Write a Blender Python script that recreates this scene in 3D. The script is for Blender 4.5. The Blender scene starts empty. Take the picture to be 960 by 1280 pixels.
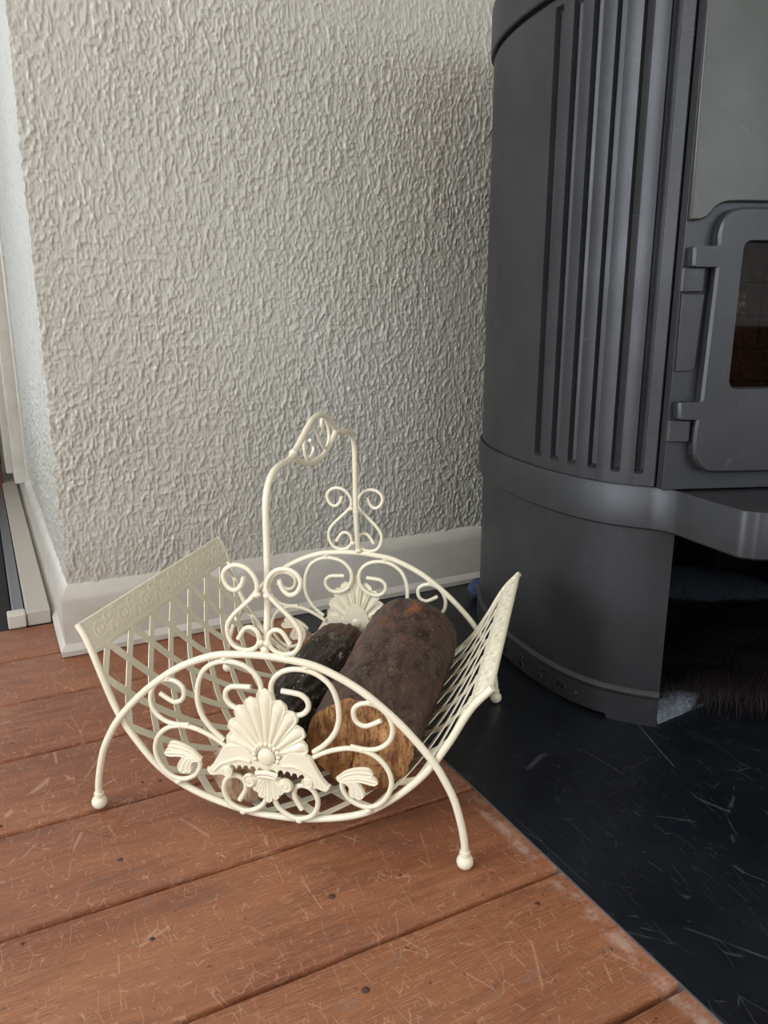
import bpy, bmesh, math, random
import numpy as np
from mathutils import Vector, Matrix
random.seed(4); RNG = np.random.default_rng(7)
PI = math.pi
SC = bpy.context.scene
COL = SC.collection

# ------------------------------------------------------------------ camera
FPX = 975.0
PITCH = math.atan(252 / FPX); YAW = math.radians(27.2)
CAM = Vector((0, 0, 0.62))
Fw = Vector((math.sin(YAW) * math.cos(PITCH), math.cos(YAW) * math.cos(PITCH), -math.sin(PITCH)))
Rt = Vector((math.cos(YAW), -math.sin(YAW), 0)); Up = Rt.cross(Fw)
cd = bpy.data.cameras.new('camera'); cam = bpy.data.objects.new('camera', cd); COL.objects.link(cam)
M = Matrix((Rt, Up, -Fw)).transposed().to_4x4(); M.translation = CAM; cam.matrix_world = M
cd.sensor_fit = 'HORIZONTAL'; cd.sensor_width = 36; cd.lens = FPX / 960 * 36; cd.clip_start = 0.02
SC.camera = cam

# ------------------------------------------------------------------ exposure, world, windows' daylight
SC.view_settings.view_transform = 'Standard'; SC.view_settings.look = 'None'
SC.view_settings.gamma = 1; SC.view_settings.exposure = -0.22
w = bpy.data.worlds.new('overcast_sky'); SC.world = w; w.use_nodes = True
w.node_tree.nodes['Background'].inputs[0].default_value = (0.80, 0.90, 1.0, 1)
w.node_tree.nodes['Background'].inputs[1].default_value = 1.0
def area(name, loc, target, sx, sy, power, col):
    l = bpy.data.lights.new(name, 'AREA'); l.shape = 'RECTANGLE'; l.size = sx; l.size_y = sy
    l.energy = power; l.color = col
    o = bpy.data.objects.new(name, l); COL.objects.link(o); o.location = loc
    o.rotation_euler = (Vector(target) - Vector(loc)).to_track_quat('-Z', 'Y').to_euler()
    return o
area('daylight_side_window', (-2.12, 0.3, 1.35), (0, 0.3, 1.35), 1.9, 1.7, 84, (0.93, 0.97, 1.0))
area('daylight_front_window', (0.9, -2.12, 1.35), (0.9, 0, 1.35), 1.9, 1.6, 24, (0.95, 0.98, 1.0))
area('daylight_rear_door', (-1.2, 3.32, 1.2), (-1.2, 2.0, 1.1), 1.6, 2.0, 9, (0.92, 0.97, 1.0))

# ------------------------------------------------------------------ materials
def mat(name, col=(.5, .5, .5), rough=.5, metal=0.0, spec=.5):
    m = bpy.data.materials.new(name); m.use_nodes = True
    b = m.node_tree.nodes['Principled BSDF']
    b.inputs['Base Color'].default_value = (*col, 1); b.inputs['Roughness'].default_value = rough
    b.inputs['Metallic'].default_value = metal; b.inputs['Specular IOR Level'].default_value = spec
    return m
class N:
    def __init__(s, m): s.m = m; s.t = m.node_tree; s.b = s.t.nodes['Principled BSDF']; s.co = None
    def new(s, ty, **k):
        n = s.t.nodes.new(ty)
        for a, v in k.items(): setattr(n, a, v)
        return n
    def link(s, a, b): s.t.links.new(a, b)
    def coord(s, scale=(1, 1, 1), rnd=0.0, rot=(0, 0, 0)):
        if s.co is None: s.co = s.new('ShaderNodeTexCoord')
        mp = s.new('ShaderNodeMapping'); mp.inputs['Scale'].default_value = scale; mp.inputs['Rotation'].default_value = rot
        src = s.co.outputs['Object']
        if rnd:
            oi = s.new('ShaderNodeObjectInfo'); vm = s.new('ShaderNodeVectorMath', operation='SCALE'); vm.inputs[0].default_value = (rnd, rnd * 1.7, rnd * .6)
            s.link(oi.outputs['Random'], vm.inputs['Scale']); ad = s.new('ShaderNodeVectorMath', operation='ADD')
            s.link(src, ad.inputs[0]); s.link(vm.outputs[0], ad.inputs[1]); src = ad.outputs[0]
        s.link(src, mp.inputs['Vector']); return mp.outputs[0]
    def noise(s, scale, detail=4, rough=.5, dist=0.0, vec=None, out='Fac'):
        n = s.new('ShaderNodeTexNoise'); n.inputs['Scale'].default_value = scale; n.inputs['Detail'].default_value = detail
        n.inputs['Roughness'].default_value = rough; n.inputs['Distortion'].default_value = dist
        s.link(vec if vec is not None else s.coord(), n.inputs['Vector']); return n.outputs[out]
    def ramp(s, fac, stops, interp='LINEAR'):
        r = s.new('ShaderNodeValToRGB'); r.color_ramp.interpolation = interp
        e = r.color_ramp.elements
        while len(e) < len(stops): e.new(.5)
        for i, (p, c) in enumerate(stops):
            e[i].position = p; e[i].color = (*c, 1) if len(c) == 3 else c
        s.link(fac, r.inputs[0]); return r.outputs[0]
    def mix(s, fac, a, b, mode='MIX'):
        n = s.new('ShaderNodeMix', data_type='RGBA', blend_type=mode)
        for sock, v in ((n.inputs[0], fac), (n.inputs[6], a), (n.inputs[7], b)):
            if isinstance(v, (int, float)): sock.default_value = v
            elif isinstance(v, tuple): sock.default_value = (*v, 1)
            else: s.link(v, sock)
        return n.outputs[2]
    def math(s, op, a, b=0.0, c=None):
        n = s.new('ShaderNodeMath', operation=op)
        for i, v in enumerate((a, b) if c is None else (a, b, c)):
            if isinstance(v, (int, float)): n.inputs[i].default_value = v
            else: s.link(v, n.inputs[i])
        return n.outputs[0]
    def bump(s, h, strength=.3, dist=.002, normal=None):
        n = s.new('ShaderNodeBump'); n.inputs['Strength'].default_value = strength; n.inputs['Distance'].default_value = dist
        s.link(h, n.inputs['Height'])
        if normal is not None: s.link(normal, n.inputs['Normal'])
        s.link(n.outputs[0], s.b.inputs['Normal']); return n.outputs[0]
    def color(s, c): s.link(c, s.b.inputs['Base Color'])
    def rough(s, r): s.link(r, s.b.inputs['Roughness'])
G = lambda v: (v, v, v)

def m_plaster():
    m = mat('white_textured_plaster', (.74, .735, .70), .30); n = N(m)
    v = n.coord((1, 1, .45)); a = n.noise(260, 3, .55, .6, v); b = n.noise(700, 2, .5, 0, n.coord())
    h = n.math('ADD', n.math('MULTIPLY', a, 1.0), n.math('MULTIPLY', b, .35))
    n.bump(h, .45, .0018)
    big = n.noise(2.2, 3, .5, 0, n.coord())
    n.color(n.mix(n.ramp(big, [(.35, G(0)), (.7, G(1))]), (.56, .552, .51), (.50, .49, .44)))
    return m
def m_paint():
    m = mat('cream_gloss_paint', (.68, .66, .61), .32); n = N(m)
    a = n.noise(14, 5, .6, .3); d = n.noise(60, 4, .7, 0)
    c = n.mix(n.ramp(a, [(.4, G(0)), (.75, G(1))]), (.63, .605, .555), (.54, .505, .45))
    c = n.mix(n.ramp(d, [(.70, G(0)), (.76, G(1))]), c, (.34, .31, .27))
    n.color(c); n.bump(n.noise(45, 3, .6), .25, .002)
    return m
def scratch(n, base, scale, rot, stretch, width, seed, thr, amount, col):
    """straight fine scratches: cell edges of a stretched Voronoi, broken up by a mask"""
    v = n.new('ShaderNodeTexVoronoi', feature='DISTANCE_TO_EDGE'); v.inputs['Scale'].default_value = scale
    q = n.coord((1, stretch, 1), seed, (0, 0, rot)); wv = n.noise(5, 2, .5, 0, q, 'Color')
    ad = n.new('ShaderNodeVectorMath', operation='MULTIPLY_ADD'); ad.inputs[1].default_value = (.02, .02, 0); n.link(wv, ad.inputs[0]); n.link(q, ad.inputs[2])
    n.link(ad.outputs[0], v.inputs['Vector'])
    ln = n.ramp(v.outputs['Distance'], [(width * .3, G(1)), (width, G(0))])
    mk = n.ramp(n.noise(scale * 1.3, 2, .55, 0, n.coord((1, 1, 1), seed + 5.3)), [(thr, G(0)), (thr + .05, G(1))])
    return n.mix(n.math('MULTIPLY', n.math('MULTIPLY', ln, mk), amount), base, col)
def m_wood():
    m = mat('worn_red_brown_boards', (.4, .15, .08), .4); n = N(m)
    v = n.coord((1, 1, 1), 7.0)
    g = n.noise(6, 6, .66, .5, n.coord((1.1, 14, 1), 7.0))
    f = n.noise(30, 5, .75, .1, n.coord((1.2, 26, 1), 7.0))
    base = n.ramp(g, [(.28, (.185, .062, .030)), (.5, (.31, .108, .050)), (.74, (.45, .185, .090))])
    base = n.mix(n.math('MULTIPLY', n.ramp(f, [(.42, G(0)), (.58, G(1))]), .65), base, (.165, .050, .027))
    oi = n.new('ShaderNodeObjectInfo')
    base = n.mix(n.math('MULTIPLY', n.ramp(n.noise(2.6, 3, .6, .6, n.coord((1, 2.5, 1), 15.0)), [(.40, G(0)), (.62, G(1))]), .38), base, (.52, .215, .098))
    base = n.mix(n.math('MULTIPLY', oi.outputs['Random'], .25), base, (.22, .075, .042))
    wn = n.noise(3.6, 4, .65, .5, v)
    st = n.noise(38, 4, .8, .2, n.coord((1.0, 18, 1), 9.0))
    k = n.math('MULTIPLY', n.ramp(st, [(.52, G(0)), (.62, G(1))]), n.ramp(wn, [(.36, G(.12)), (.66, G(1))]))
    base = n.mix(n.math('MULTIPLY', k, .62), base, (.62, .335, .19))
    gr = n.noise(4.4, 5, .7, .9, n.coord((1.0, 3.4, 1), 5.0))
    base = n.mix(n.math('MULTIPLY', n.ramp(gr, [(.55, G(0)), (.72, G(1))]), .6), base, (.15, .080, .064))
    for a in ((10, .55, .22, .0045, 1.0, .56, .50), (17, -.75, .25, .007, 2.0, .57, .40), (30, 1.3, .35, .012, 3.0, .56, .38), (21, .12, .16, .007, 4.0, .53, .50), (48, -.3, .4, .020, 6.0, .55, .42), (70, .9, .4, .03, 16.0, .56, .35)):
        base = scratch(n, base, a[0], a[1], a[2], a[3], a[4], a[5], a[6], (.68, .44, .30))
    base = scratch(n, base, 7, .35, .2, .004, 8.0, .54, .5, (.09, .035, .025))
    sp = n.noise(170, 2, .5, 0, n.coord((1, 1, 1), 4.0))
    base = n.mix(n.math('MULTIPLY', n.ramp(sp, [(.71, G(0)), (.75, G(1))]), .8), base, (.05, .022, .018))
    vo = n.noise(26, 2, .4, .0, n.coord((1, 1.5, 1), 13.0))
    base = n.mix(n.math('MULTIPLY', n.ramp(vo, [(.69, G(0)), (.73, G(1))]), .28), base, (.26, .18, .165))
    # worn pale edge beside the hearth
    sx = n.new('ShaderNodeSeparateXYZ'); n.link(n.coord(), sx.inputs[0])
    ed = n.math('MULTIPLY', n.ramp(n.math('ADD', sx.outputs[0], n.math('MULTIPLY', n.noise(60, 2, .5), .008)), [(.506, G(0)), (.512, G(1)), (.520, G(1)), (.524, G(.4))]), n.ramp(n.noise(40, 4, .7), [(.42, G(0)), (.60, G(1))]))
    base = n.mix(n.math('MULTIPLY', ed, .65), base, (.55, .40, .33))
    n.color(base)
    n.rough(n.math('ADD', n.math('MULTIPLY', gr, .30), .24))
    h = n.math('ADD', n.math('MULTIPLY', f, 1.0), n.math('MULTIPLY', st, -.5))
    n.bump(h, .65, .0018)
    return m
def m_slab():
    m = mat('black_hearth_steel', (.008, .009, .013), .30, 0, .45); n = N(m)
    c = n.ramp(n.noise(7, 5, .65, .4), [(.3, (.0045, .0055, .008)), (.7, (.011, .014, .020))])
    for a in ((5, .5, .15, .0018, 1.0, .54, .22), (8, -.5, .15, .003, 2.0, .55, .17), (6, 1.4, .2, .002, 3.0, .54, .17), (16, .2, .25, .006, 4.0, .52, .13), (24, 2.2, .3, .009, 6.0, .53, .12), (40, .9, .3, .014, 9.0, .54, .10)):
        c = scratch(n, c, a[0], a[1], a[2], a[3], a[4], a[5], a[6], (.30, .33, .38))
    sp = n.noise(230, 2, .5, 0); cl = n.noise(5, 3, .6)
    c = n.mix(n.math('MULTIPLY', n.math('MULTIPLY', n.ramp(sp, [(.70, G(0)), (.75, G(1))]), n.ramp(cl, [(.5, G(0)), (.68, G(1))])), .6), c, (.20, .23, .28))
    n.color(c); n.rough(n.math('ADD', n.math('MULTIPLY', n.noise(12, 4, .6), .25), .20)); n.bump(n.noise(90, 3, .6), .08, .001)
    return m
def m_iron(name='matte_grey_cast_iron', c0=(.046, .049, .056), c1=(.070, .074, .083), r=.45):
    m = mat(name, c0, r, 0.55, .5); n = N(m)
    a = n.noise(5, 5, .6, .3)
    c = n.ramp(a, [(.3, c0), (.7, c1)])
    sp = n.noise(70, 3, .6)
    c = n.mix(n.math('MULTIPLY', n.ramp(sp, [(.73, G(0)), (.78, G(1))]), .5), c, (.012, .012, .013))
    c = scratch(n, c, 14, .3, .3, .004, 0.0, .57, .30, (.22, .23, .24)); c = scratch(n, c, 30, 1.1, .4, .008, 5.0, .57, .25, (.22, .23, .24))
    n.color(c); n.rough(n.math('ADD', n.math('MULTIPLY', n.noise(9, 4, .6), .18), r - .08))
    n.bump(n.noise(330, 3, .6), .16, .0008)
    return m
def m_cream():
    m = mat('cream_enamel_paint', (.82, .77, .62), .34); n = N(m)
    c = n.mix(n.ramp(n.noise(22, 4, .6), [(.35, G(0)), (.75, G(1))]), (.90, .85, .69), (.86, .80, .62))
    n.color(c); n.bump(n.noise(120, 3, .5), .12, .001); return m
def m_bark(name, dark, mid, hi, spot, thr=.60, back=None):
    m = mat(name, dark, .58); n = N(m)
    v = n.coord((1, .5, 1), 3.0)
    a = n.noise(22, 6, .7, .6, v); b = n.noise(85, 4, .75, .3, n.coord((1, .5, 1), 3.0)); d = n.noise(40, 4, .7, .3, n.coord((1, .8, 1), 6.0))
    c = n.ramp(a, [(.36, dark), (.50, mid), (.62, dark)])
    c = n.mix(n.ramp(b, [(.50, G(0)), (.62, G(1))]), c, mid)
    c = n.mix(n.math('MULTIPLY', n.ramp(d, [(.58, G(0)), (.66, G(1))]), .55), c, tuple((p + q) / 2 for p, q in zip(mid, hi)))
    c = n.mix(n.math('MULTIPLY', n.ramp(n.noise(140, 3, .7, .2, v), [(.62, G(0)), (.68, G(1))]), .8), c, hi)
    sx = n.new('ShaderNodeSeparateXYZ'); n.link(n.coord(), sx.inputs[0])
    bk = n.ramp(n.math('ADD', sx.outputs[1], n.math('MULTIPLY', n.noise(18, 3, .6), .12)), [(.22, G(.25)), (.34, G(1))])
    c = n.mix(n.math('MULTIPLY', n.math('MULTIPLY', n.ramp(n.noise(13, 5, .7, .5, n.coord((1, .6, 1), 8.0)), [(thr, G(0)), (thr + .06, G(1))]), .9), bk), c, spot)
    if back: c = n.mix(n.ramp(n.math('ADD', sx.outputs[1], n.math('MULTIPLY', n.noise(20, 3, .6), .06)), [(.34, G(0)), (.37, G(.85))]), c, back)
    n.color(c); n.bump(n.math('ADD', n.math('MULTIPLY', a, .7), n.math('ADD', n.math('MULTIPLY', b, .6), n.math('MULTIPLY', d, .5))), 1.0, .006); return m
def m_cut(name, c0, c1, c2):
    m = mat(name, c1, .8); n = N(m)
    a = n.noise(9, 5, .7, .4, n.coord((6, 1, 1.2))); b = n.noise(90, 4, .75, .2, n.coord((1.6, 1, .6)))
    c = n.ramp(a, [(.34, c0), (.48, c1), (.64, c2)])
    c = n.mix(n.math('MULTIPLY', n.ramp(b, [(.48, G(0)), (.58, G(1))]), .75), c, c0)
    n.color(c); n.bump(n.math('ADD', n.math('MULTIPLY', b, 1.0), a), 1.0, .005); return m
PLASTER = m_plaster(); PAINT = m_paint(); TAUPE = mat('taupe_gloss_paint', (.50, .46, .41), .35); WOOD = m_wood(); SLAB = m_slab(); IRON = m_iron()
IRONF = m_iron('cast_iron_painted_reflection', (.070, .075, .072), (.100, .106, .101), .42)  # same iron; greenish reflection on the upper front panel painted into its colour
CREAM = m_cream()
BARK1 = m_bark('dark_brown_bark', (.032, .019, .017), (.115, .070, .056), (.28, .20, .16), (.30, .10, .045), .56)
BARK2 = m_bark('black_flaky_bark', (.006, .005, .004), (.040, .030, .024), (.50, .46, .40), (.045, .020, .014), .6, (.10, .050, .038))
CUT1 = m_cut('rough_brown_cut_wood', (.13, .050, .018), (.42, .205, .080), (.66, .38, .17))
CUT2 = m_cut('pale_tan_cut_wood', (.34, .22, .14), (.52, .38, .26), (.44, .27, .14))
DARKGAP = mat('dark_void', (.006, .005, .005), .9)
BLACKRUG = mat('black_rug_pile', (.012, .011, .010), .95)
NAIL = mat('dark_iron_nail', (.085, .040, .032), .5)
STEEL = mat('brushed_edge_steel', (.32, .34, .38), .35, 0.8)
FURM = mat('black_wool', (.016, .012, .016), .34); FURB = mat('black_hide', (.004, .003, .004), .9)
def m_cloth(name, a, b):
    m = mat(name, a, .95); n = N(m); n.color(n.mix(n.ramp(n.noise(150, 3, .6), [(.4, G(0)), (.65, G(1))]), a, b)); n.bump(n.noise(260, 3, .6), .6, .002); return m
FELT = m_cloth('grey_blue_felt', (.11, .135, .175), (.22, .25, .30))
FLEECE = m_cloth('blue_fleece', (.035, .050, .10), (.075, .10, .18))
NAVY = m_cloth('navy_cushion_cloth', (.014, .018, .030), (.028, .036, .055))
CABLE = mat('grey_cable', (.10, .11, .14), .5)
GLASSM = mat('sooty_glass', (.55, .42, .34), .03); _b = GLASSM.node_tree.nodes['Principled BSDF']; _b.inputs['Transmission Weight'].default_value = 1.0; _b.inputs['IOR'].default_value = 1.15
WINGLASS = mat('window_glass', (.95, .98, 1), .01); WINGLASS.node_tree.nodes['Principled BSDF'].inputs['Transmission Weight'].default_value = 1.0; WINGLASS.node_tree.nodes['Principled BSDF'].inputs['IOR'].default_value = 1.05
FIREB = m_cloth('scorched_firebrick', (.10, .042, .022), (.22, .11, .06))
CEIL = mat('warm_ceiling_paint', (.74, .67, .54), .7)
ROOMW = mat('warm_white_wall_paint', (.66, .64, .58), .6)
REDWOOD = mat('red_brown_timber', (.13, .045, .028), .5)

# ------------------------------------------------------------------ mesh helpers
class MB:
    def __init__(s): s.v = []; s.f = []
    def add(s, vs, fs):
        o = len(s.v); s.v += [tuple(map(float, p)) for p in vs]; s.f += [tuple(i + o for i in f) for f in fs]; return s
    def box(s, a, b):
        (x0, y0, z0), (x1, y1, z1) = a, b
        return s.add([(x0, y0, z0), (x1, y0, z0), (x1, y1, z0), (x0, y1, z0), (x0, y0, z1), (x1, y0, z1), (x1, y1, z1), (x0, y1, z1)],
                     [(0, 3, 2, 1), (4, 5, 6, 7), (0, 1, 5, 4), (1, 2, 6, 5), (2, 3, 7, 6), (3, 0, 4, 7)])
    def prism(s, poly, fn0, fn1):
        n = len(poly); vs = [fn0(*p) for p in poly] + [fn1(*p) for p in poly]
        return s.add(vs, [tuple(range(n))[::-1], tuple(range(n, 2 * n))] + [(i, (i + 1) % n, (i + 1) % n + n, i + n) for i in range(n)])
    def grid(s, P, close=False):     # P: rows x cols x 3
        P = np.asarray(P); r, c = P.shape[:2]
        fs = [(i * c + j, i * c + (j + 1) % c, (i + 1) * c + (j + 1) % c, (i + 1) * c + j) for i in range(r - 1) for j in range(c if close else c - 1)]
        return s.add(P.reshape(-1, 3), fs)
    def tube(s, pts, r, seg=10, closed=False, rfun=None):
        P = [Vector(p) for p in pts]; n = len(P)
        T = []
        for i in range(n):
            a = P[(i - 1) % n] if closed or i > 0 else P[i]; b = P[(i + 1) % n] if closed or i < n - 1 else P[i]
            T.append((b - a).normalized())
        N0 = T[0].orthogonal().normalized(); vs = []
        for i in range(n):
            if i: N0 = (N0 - T[i] * N0.dot(T[i])).normalized()
            B = T[i].cross(N0); rr = rfun(i / (n - 1)) * r if rfun else r
            for k in range(seg):
                an = 2 * PI * k / seg; vs.append(P[i] + (N0 * math.cos(an) + B * math.sin(an)) * rr)
        fs = [(i * seg + k, i * seg + (k + 1) % seg, (i + 1) * seg + (k + 1) % seg, (i + 1) * seg + k) for i in range(n - 1) for k in range(seg)]
        if closed: fs += [((n - 1) * seg + k, (n - 1) * seg + (k + 1) % seg, (k + 1) % seg, k) for k in range(seg)]
        else: fs += [tuple(range(seg))[::-1], tuple((n - 1) * seg + k for k in range(seg))]
        return s.add(vs, fs)
    def ball(s, c, r, sc=(1, 1, 1), nu=14, nv=9):
        rows = []
        for i in range(nv + 1):
            th = PI * i / nv
            rows.append([(c[0] + r * sc[0] * math.sin(th) * math.cos(2 * PI * j / nu), c[1] + r * sc[1] * math.sin(th) * math.sin(2 * PI * j / nu), c[2] + r * sc[2] * math.cos(th)) for j in range(nu)])
        return s.grid(rows, True)
    def mesh(s, name, smooth=None):
        me = bpy.data.meshes.new(name); me.from_pydata(s.v, [], s.f); me.validate()
        bm = bmesh.new(); bm.from_mesh(me); bmesh.ops.remove_doubles(bm, verts=bm.verts, dist=1e-6); bmesh.ops.recalc_face_normals(bm, faces=bm.faces)
        if smooth is not None:
            for f in bm.faces: f.smooth = True
            for e in bm.edges:
                if len(e.link_faces) == 2 and e.calc_face_angle(0) > math.radians(smooth): e.smooth = False
        bm.to_mesh(me); bm.free(); return me
    def build(s, name, m, parent=None, smooth=None, bevel=0, **tags):
        me = s.mesh(name, smooth); o = bpy.data.objects.new(name, me); COL.objects.link(o); me.materials.append(m)
        if parent: o.parent = parent
        if bevel:
            b = o.modifiers.new('bevel', 'BEVEL'); b.width = bevel; b.segments = 2; b.limit_method = 'ANGLE'; b.angle_limit = math.radians(35)
        for k, v in tags.items(): o[k] = v
        return o
def npmesh(name, V, Fq, m, parent=None, smooth=True):
    V = np.asarray(V, np.float32).reshape(-1, 3); Fq = np.asarray(Fq, np.int32); k = Fq.shape[1]
    me = bpy.data.meshes.new(name); me.vertices.add(len(V)); me.vertices.foreach_set('co', V.ravel())
    me.loops.add(Fq.size); me.loops.foreach_set('vertex_index', Fq.ravel())
    me.polygons.add(len(Fq)); me.polygons.foreach_set('loop_start', np.arange(0, Fq.size, k, dtype=np.int32))
    me.polygons.foreach_set('loop_total', np.full(len(Fq), k, np.int32)); me.update(calc_edges=True); me.validate()
    if smooth: me.polygons.foreach_set('use_smooth', np.ones(len(me.polygons), bool))
    me.materials.append(m); o = bpy.data.objects.new(name, me); COL.objects.link(o)
    if parent: o.parent = parent
    return o
def gridfaces(r, c):
    i = np.arange(r * c).reshape(r, c); return np.stack([i[:-1, :-1], i[:-1, 1:], i[1:, 1:], i[1:, :-1]], -1).reshape(-1, 4)
def thing(name, label, cat, loc=(0, 0, 0), rz=0, group=None):
    o = bpy.data.objects.new(name, None); COL.objects.link(o); o.location = loc; o.rotation_euler = (0, 0, rz); o.empty_display_size = .05
    o['label'] = label; o['category'] = cat
    if group: o['group'] = group
    return o
def part(o, parent, mesh=None, **k):   # linked copy of a part
    c = o.copy(); COL.objects.link(c); c.parent = parent
    for a, v in k.items(): setattr(c, a, v)
    return c
def cr(pts, n=8, closed=False):        # Catmull-Rom through the points
    P = [np.array(p, float) for p in pts]; out = []; L = len(P)
    for i in range(L if closed else L - 1):
        p1, p2 = P[i], P[(i + 1) % L]
        p0 = P[i - 1] if (i > 0 or closed) else 2 * p1 - p2
        p3 = P[(i + 2) % L] if (i < L - 2 or closed) else 2 * p2 - p1
        for k in range(n):
            t = k / n; out.append(.5 * ((2 * p1) + (p2 - p0) * t + (2 * p0 - 5 * p1 + 4 * p2 - p3) * t * t + (3 * p1 - p0 - 3 * p2 + p3) * t ** 3))
    if not closed: out.append(P[-1])
    return [tuple(p) for p in out]
_perm = np.random.default_rng(3).permutation(4096); _val = np.random.default_rng(5).uniform(-1, 1, 4096)
def vnoise(x, y, z=0.0, seed=0):       # smooth value noise, vectorised
    x, y, z = np.broadcast_arrays(np.asarray(x, float), np.asarray(y, float), np.asarray(z, float))
    xi, yi, zi = np.floor(x).astype(int), np.floor(y).astype(int), np.floor(z).astype(int)
    f = [t - ti for t, ti in ((x, xi), (y, yi), (z, zi))]; u, v, w_ = [t * t * t * (t * (t * 6 - 15) + 10) for t in f]
    h = lambda a, b, c: _val[(_perm[(_perm[(_perm[(a + seed * 57) & 4095] + b) & 4095] + c) & 4095])]
    l = lambda a, b, t: a + (b - a) * t
    r = [l(l(h(xi, yi, zi + k), h(xi + 1, yi, zi + k), u), l(h(xi, yi + 1, zi + k), h(xi + 1, yi + 1, zi + k), u), v) for k in (0, 1)]
    return l(r[0], r[1], w_)
def fbm(x, y, z=0.0, o=4, seed=0):
    a = 0; amp = 1
    for k in range(o): a = a + amp * vnoise(np.asarray(x) * 2 ** k, np.asarray(y) * 2 ** k, np.asarray(z) * 2 ** k, seed + k); amp *= .5
    return a

# ------------------------------------------------------------------ the setting
YW = 1.468; XR = 0.103                    # plaster face of the back wall, of the return beside it
def plaster_h(x, z):
    wx = x + .004 * vnoise(x / .018, z / .022, 0, 11) + .02 * vnoise(x / .3, z / .35, 0, 17)
    r = 1 - np.abs(vnoise(wx / .0083, z / .030 + 9, 0, 2)) * 3.0
    r2 = 1 - np.abs(vnoise(wx / .0048 + 40, z / .0125, 0, 6)) * 2.8
    m = .5 + .5 * vnoise(x / .045, z / .06, 0, 21)
    m2 = np.clip(.5 + .9 * vnoise(x / .16, z / .2, 0, 25), .25, 1)
    brk = np.clip(.75 + .9 * vnoise(x / .009, z / .011, 0, 41), .1, 1)
    lump = np.clip(vnoise(x / .0046, z / .0062, 0, 31), 0, 1)
    return (.0021 * np.clip(r, 0, 1) ** .7 * (.35 + .65 * m) * brk + .0012 * np.clip(r2, 0, 1) ** .8 * (1.1 - .5 * m) + .0015 * lump) * (.78 + .6 * m2)
xs = np.arange(XR, 1.045, .0015); zs = np.arange(.128, 1.302, .0017)
Xg, Zg = np.meshgrid(xs, zs); H = plaster_h(Xg, Zg)
Hx = H.copy(); edge = np.clip((Xg - XR) / .01, 0, 1)
Yg = YW - H
Xg2 = Xg.copy(); Xg2[:, 0] = XR - 1.3 * plaster_h((YW - .001) * 1.3, zs * 1.4)
wb = npmesh('wall_back', np.stack([Xg2, Yg, Zg], -1), gridfaces(*Xg.shape), PLASTER); wb['kind'] = 'structure'
MB().box((XR, YW, 1.300), (1.75, YW + .1, 2.4)).box((1.044, YW, 0), (1.75, YW + .1, 1.301)).box((XR + .003, YW + .004, 0), (1.045, YW + .1, 1.301)).build('wall_back_core', PLASTER, wb)
ys = np.r_[YW - .001, np.arange(YW + .003, 2.5, .005)]; zs2 = zs[::2]
Yg, Zg = np.meshgrid(ys, zs2)
Yr = Yg.copy(); Yr[:, 0] = YW - H[::2, 0]
wr = npmesh('wall_return', np.stack([XR - 1.3 * plaster_h(Yg * 1.3, Zg * 1.4), Yr, Zg], -1), gridfaces(*Yg.shape), PLASTER); wr['kind'] = 'structure'
MB().box((XR + .002, YW + .1, 0), (XR + .1, 2.5, 2.4)).box((XR, YW, 1.300), (XR + .003, 2.5, 2.4)).build('wall_return_core', PLASTER, wr)

LINES = [.586 + .1785 * k for k in range(-16, 6)]
sub = MB().box((-2.2, -2.2, -.06), (1.75, 3.4, -.024)).build('floor', DARKGAP, None); sub['kind'] = 'structure'
NAILS = [(415, 1121, .0042), (457, 1238, .0042), (200, 976, .0028), (178, 978, .0024), (150, 1075, .0034), (0, 1033, .003), (190, 1174, .003), (672, 1130, .003), (28, 1180, .002), (392, 1035, .0016), (500, 1094, .0018)]
def px_floor(x, y):
    d = Fw * FPX + Rt * (x - 480) - Up * (y - 640); return CAM + d * (-CAM.z / d.z)
nails = [(px_floor(x, y), r) for x, y, r in NAILS]
nail_me = None
def plank(x0, x1, y0, y1):
    g = .0028; e = .0034; nx = max(2, int((x1 - x0) / .02)); X = np.linspace(x0, x1, nx + 1)
    sd = int(abs(y0) * 1000) % 50
    wob = .0008 * vnoise(X * 14, sd, 0, 4)
    wob2 = .0008 * vnoise(X * 14, sd + 7.5, 0, 4)
    rows = []
    for yy, dz, wv in ((y0 + g, -.022, wob), (y0 + g, -e, wob), (y0 + g + .0012, -.0007, wob), (y0 + g + .003, 0, wob * .6), ((y0 + y1) / 2, 0.0003, wob * 0), (y1 - g - .003, 0, wob2 * .6), (y1 - g - .0012, -.0007, wob2), (y1 - g, -e, wob2), (y1 - g, -.022, wob2)):
        rows.append(np.stack([X, np.full_like(X, yy) + wv, np.full_like(X, dz)], -1))
    mb = MB().grid(rows); n = nx + 1
    for c in (0, nx): mb.f.append(tuple(i * n + c for i in range(9)))
    p = mb.build('plank', WOOD, sub, smooth=40)
    for q, r in nails:
        if x0 < q.x < x1 and y0 < q.y < y1:
            m2 = MB(); k = 12
            m2.add([(q.x + r * math.cos(2 * PI * i / k) * 1.05, q.y + r * math.sin(2 * PI * i / k), .0002 + .0003 * 0) for i in range(k)] + [(q.x + r * .8 * math.cos(2 * PI * i / k), q.y + r * .8 * math.sin(2 * PI * i / k), .0009) for i in range(k)],
                   [(i, (i + 1) % k, (i + 1) % k + k, i + k) for i in range(k)] + [tuple(range(k, 2 * k))])
            m2.build('nail_head', NAIL, p, smooth=50)
    return p
XH = .5262
for a, b in zip(LINES[:-1], LINES[1:]):
    plank(-2.2, XH if a > -.34 else 1.75, a, b)
plank(-2.2, .10, LINES[-1], 1.640)

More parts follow.
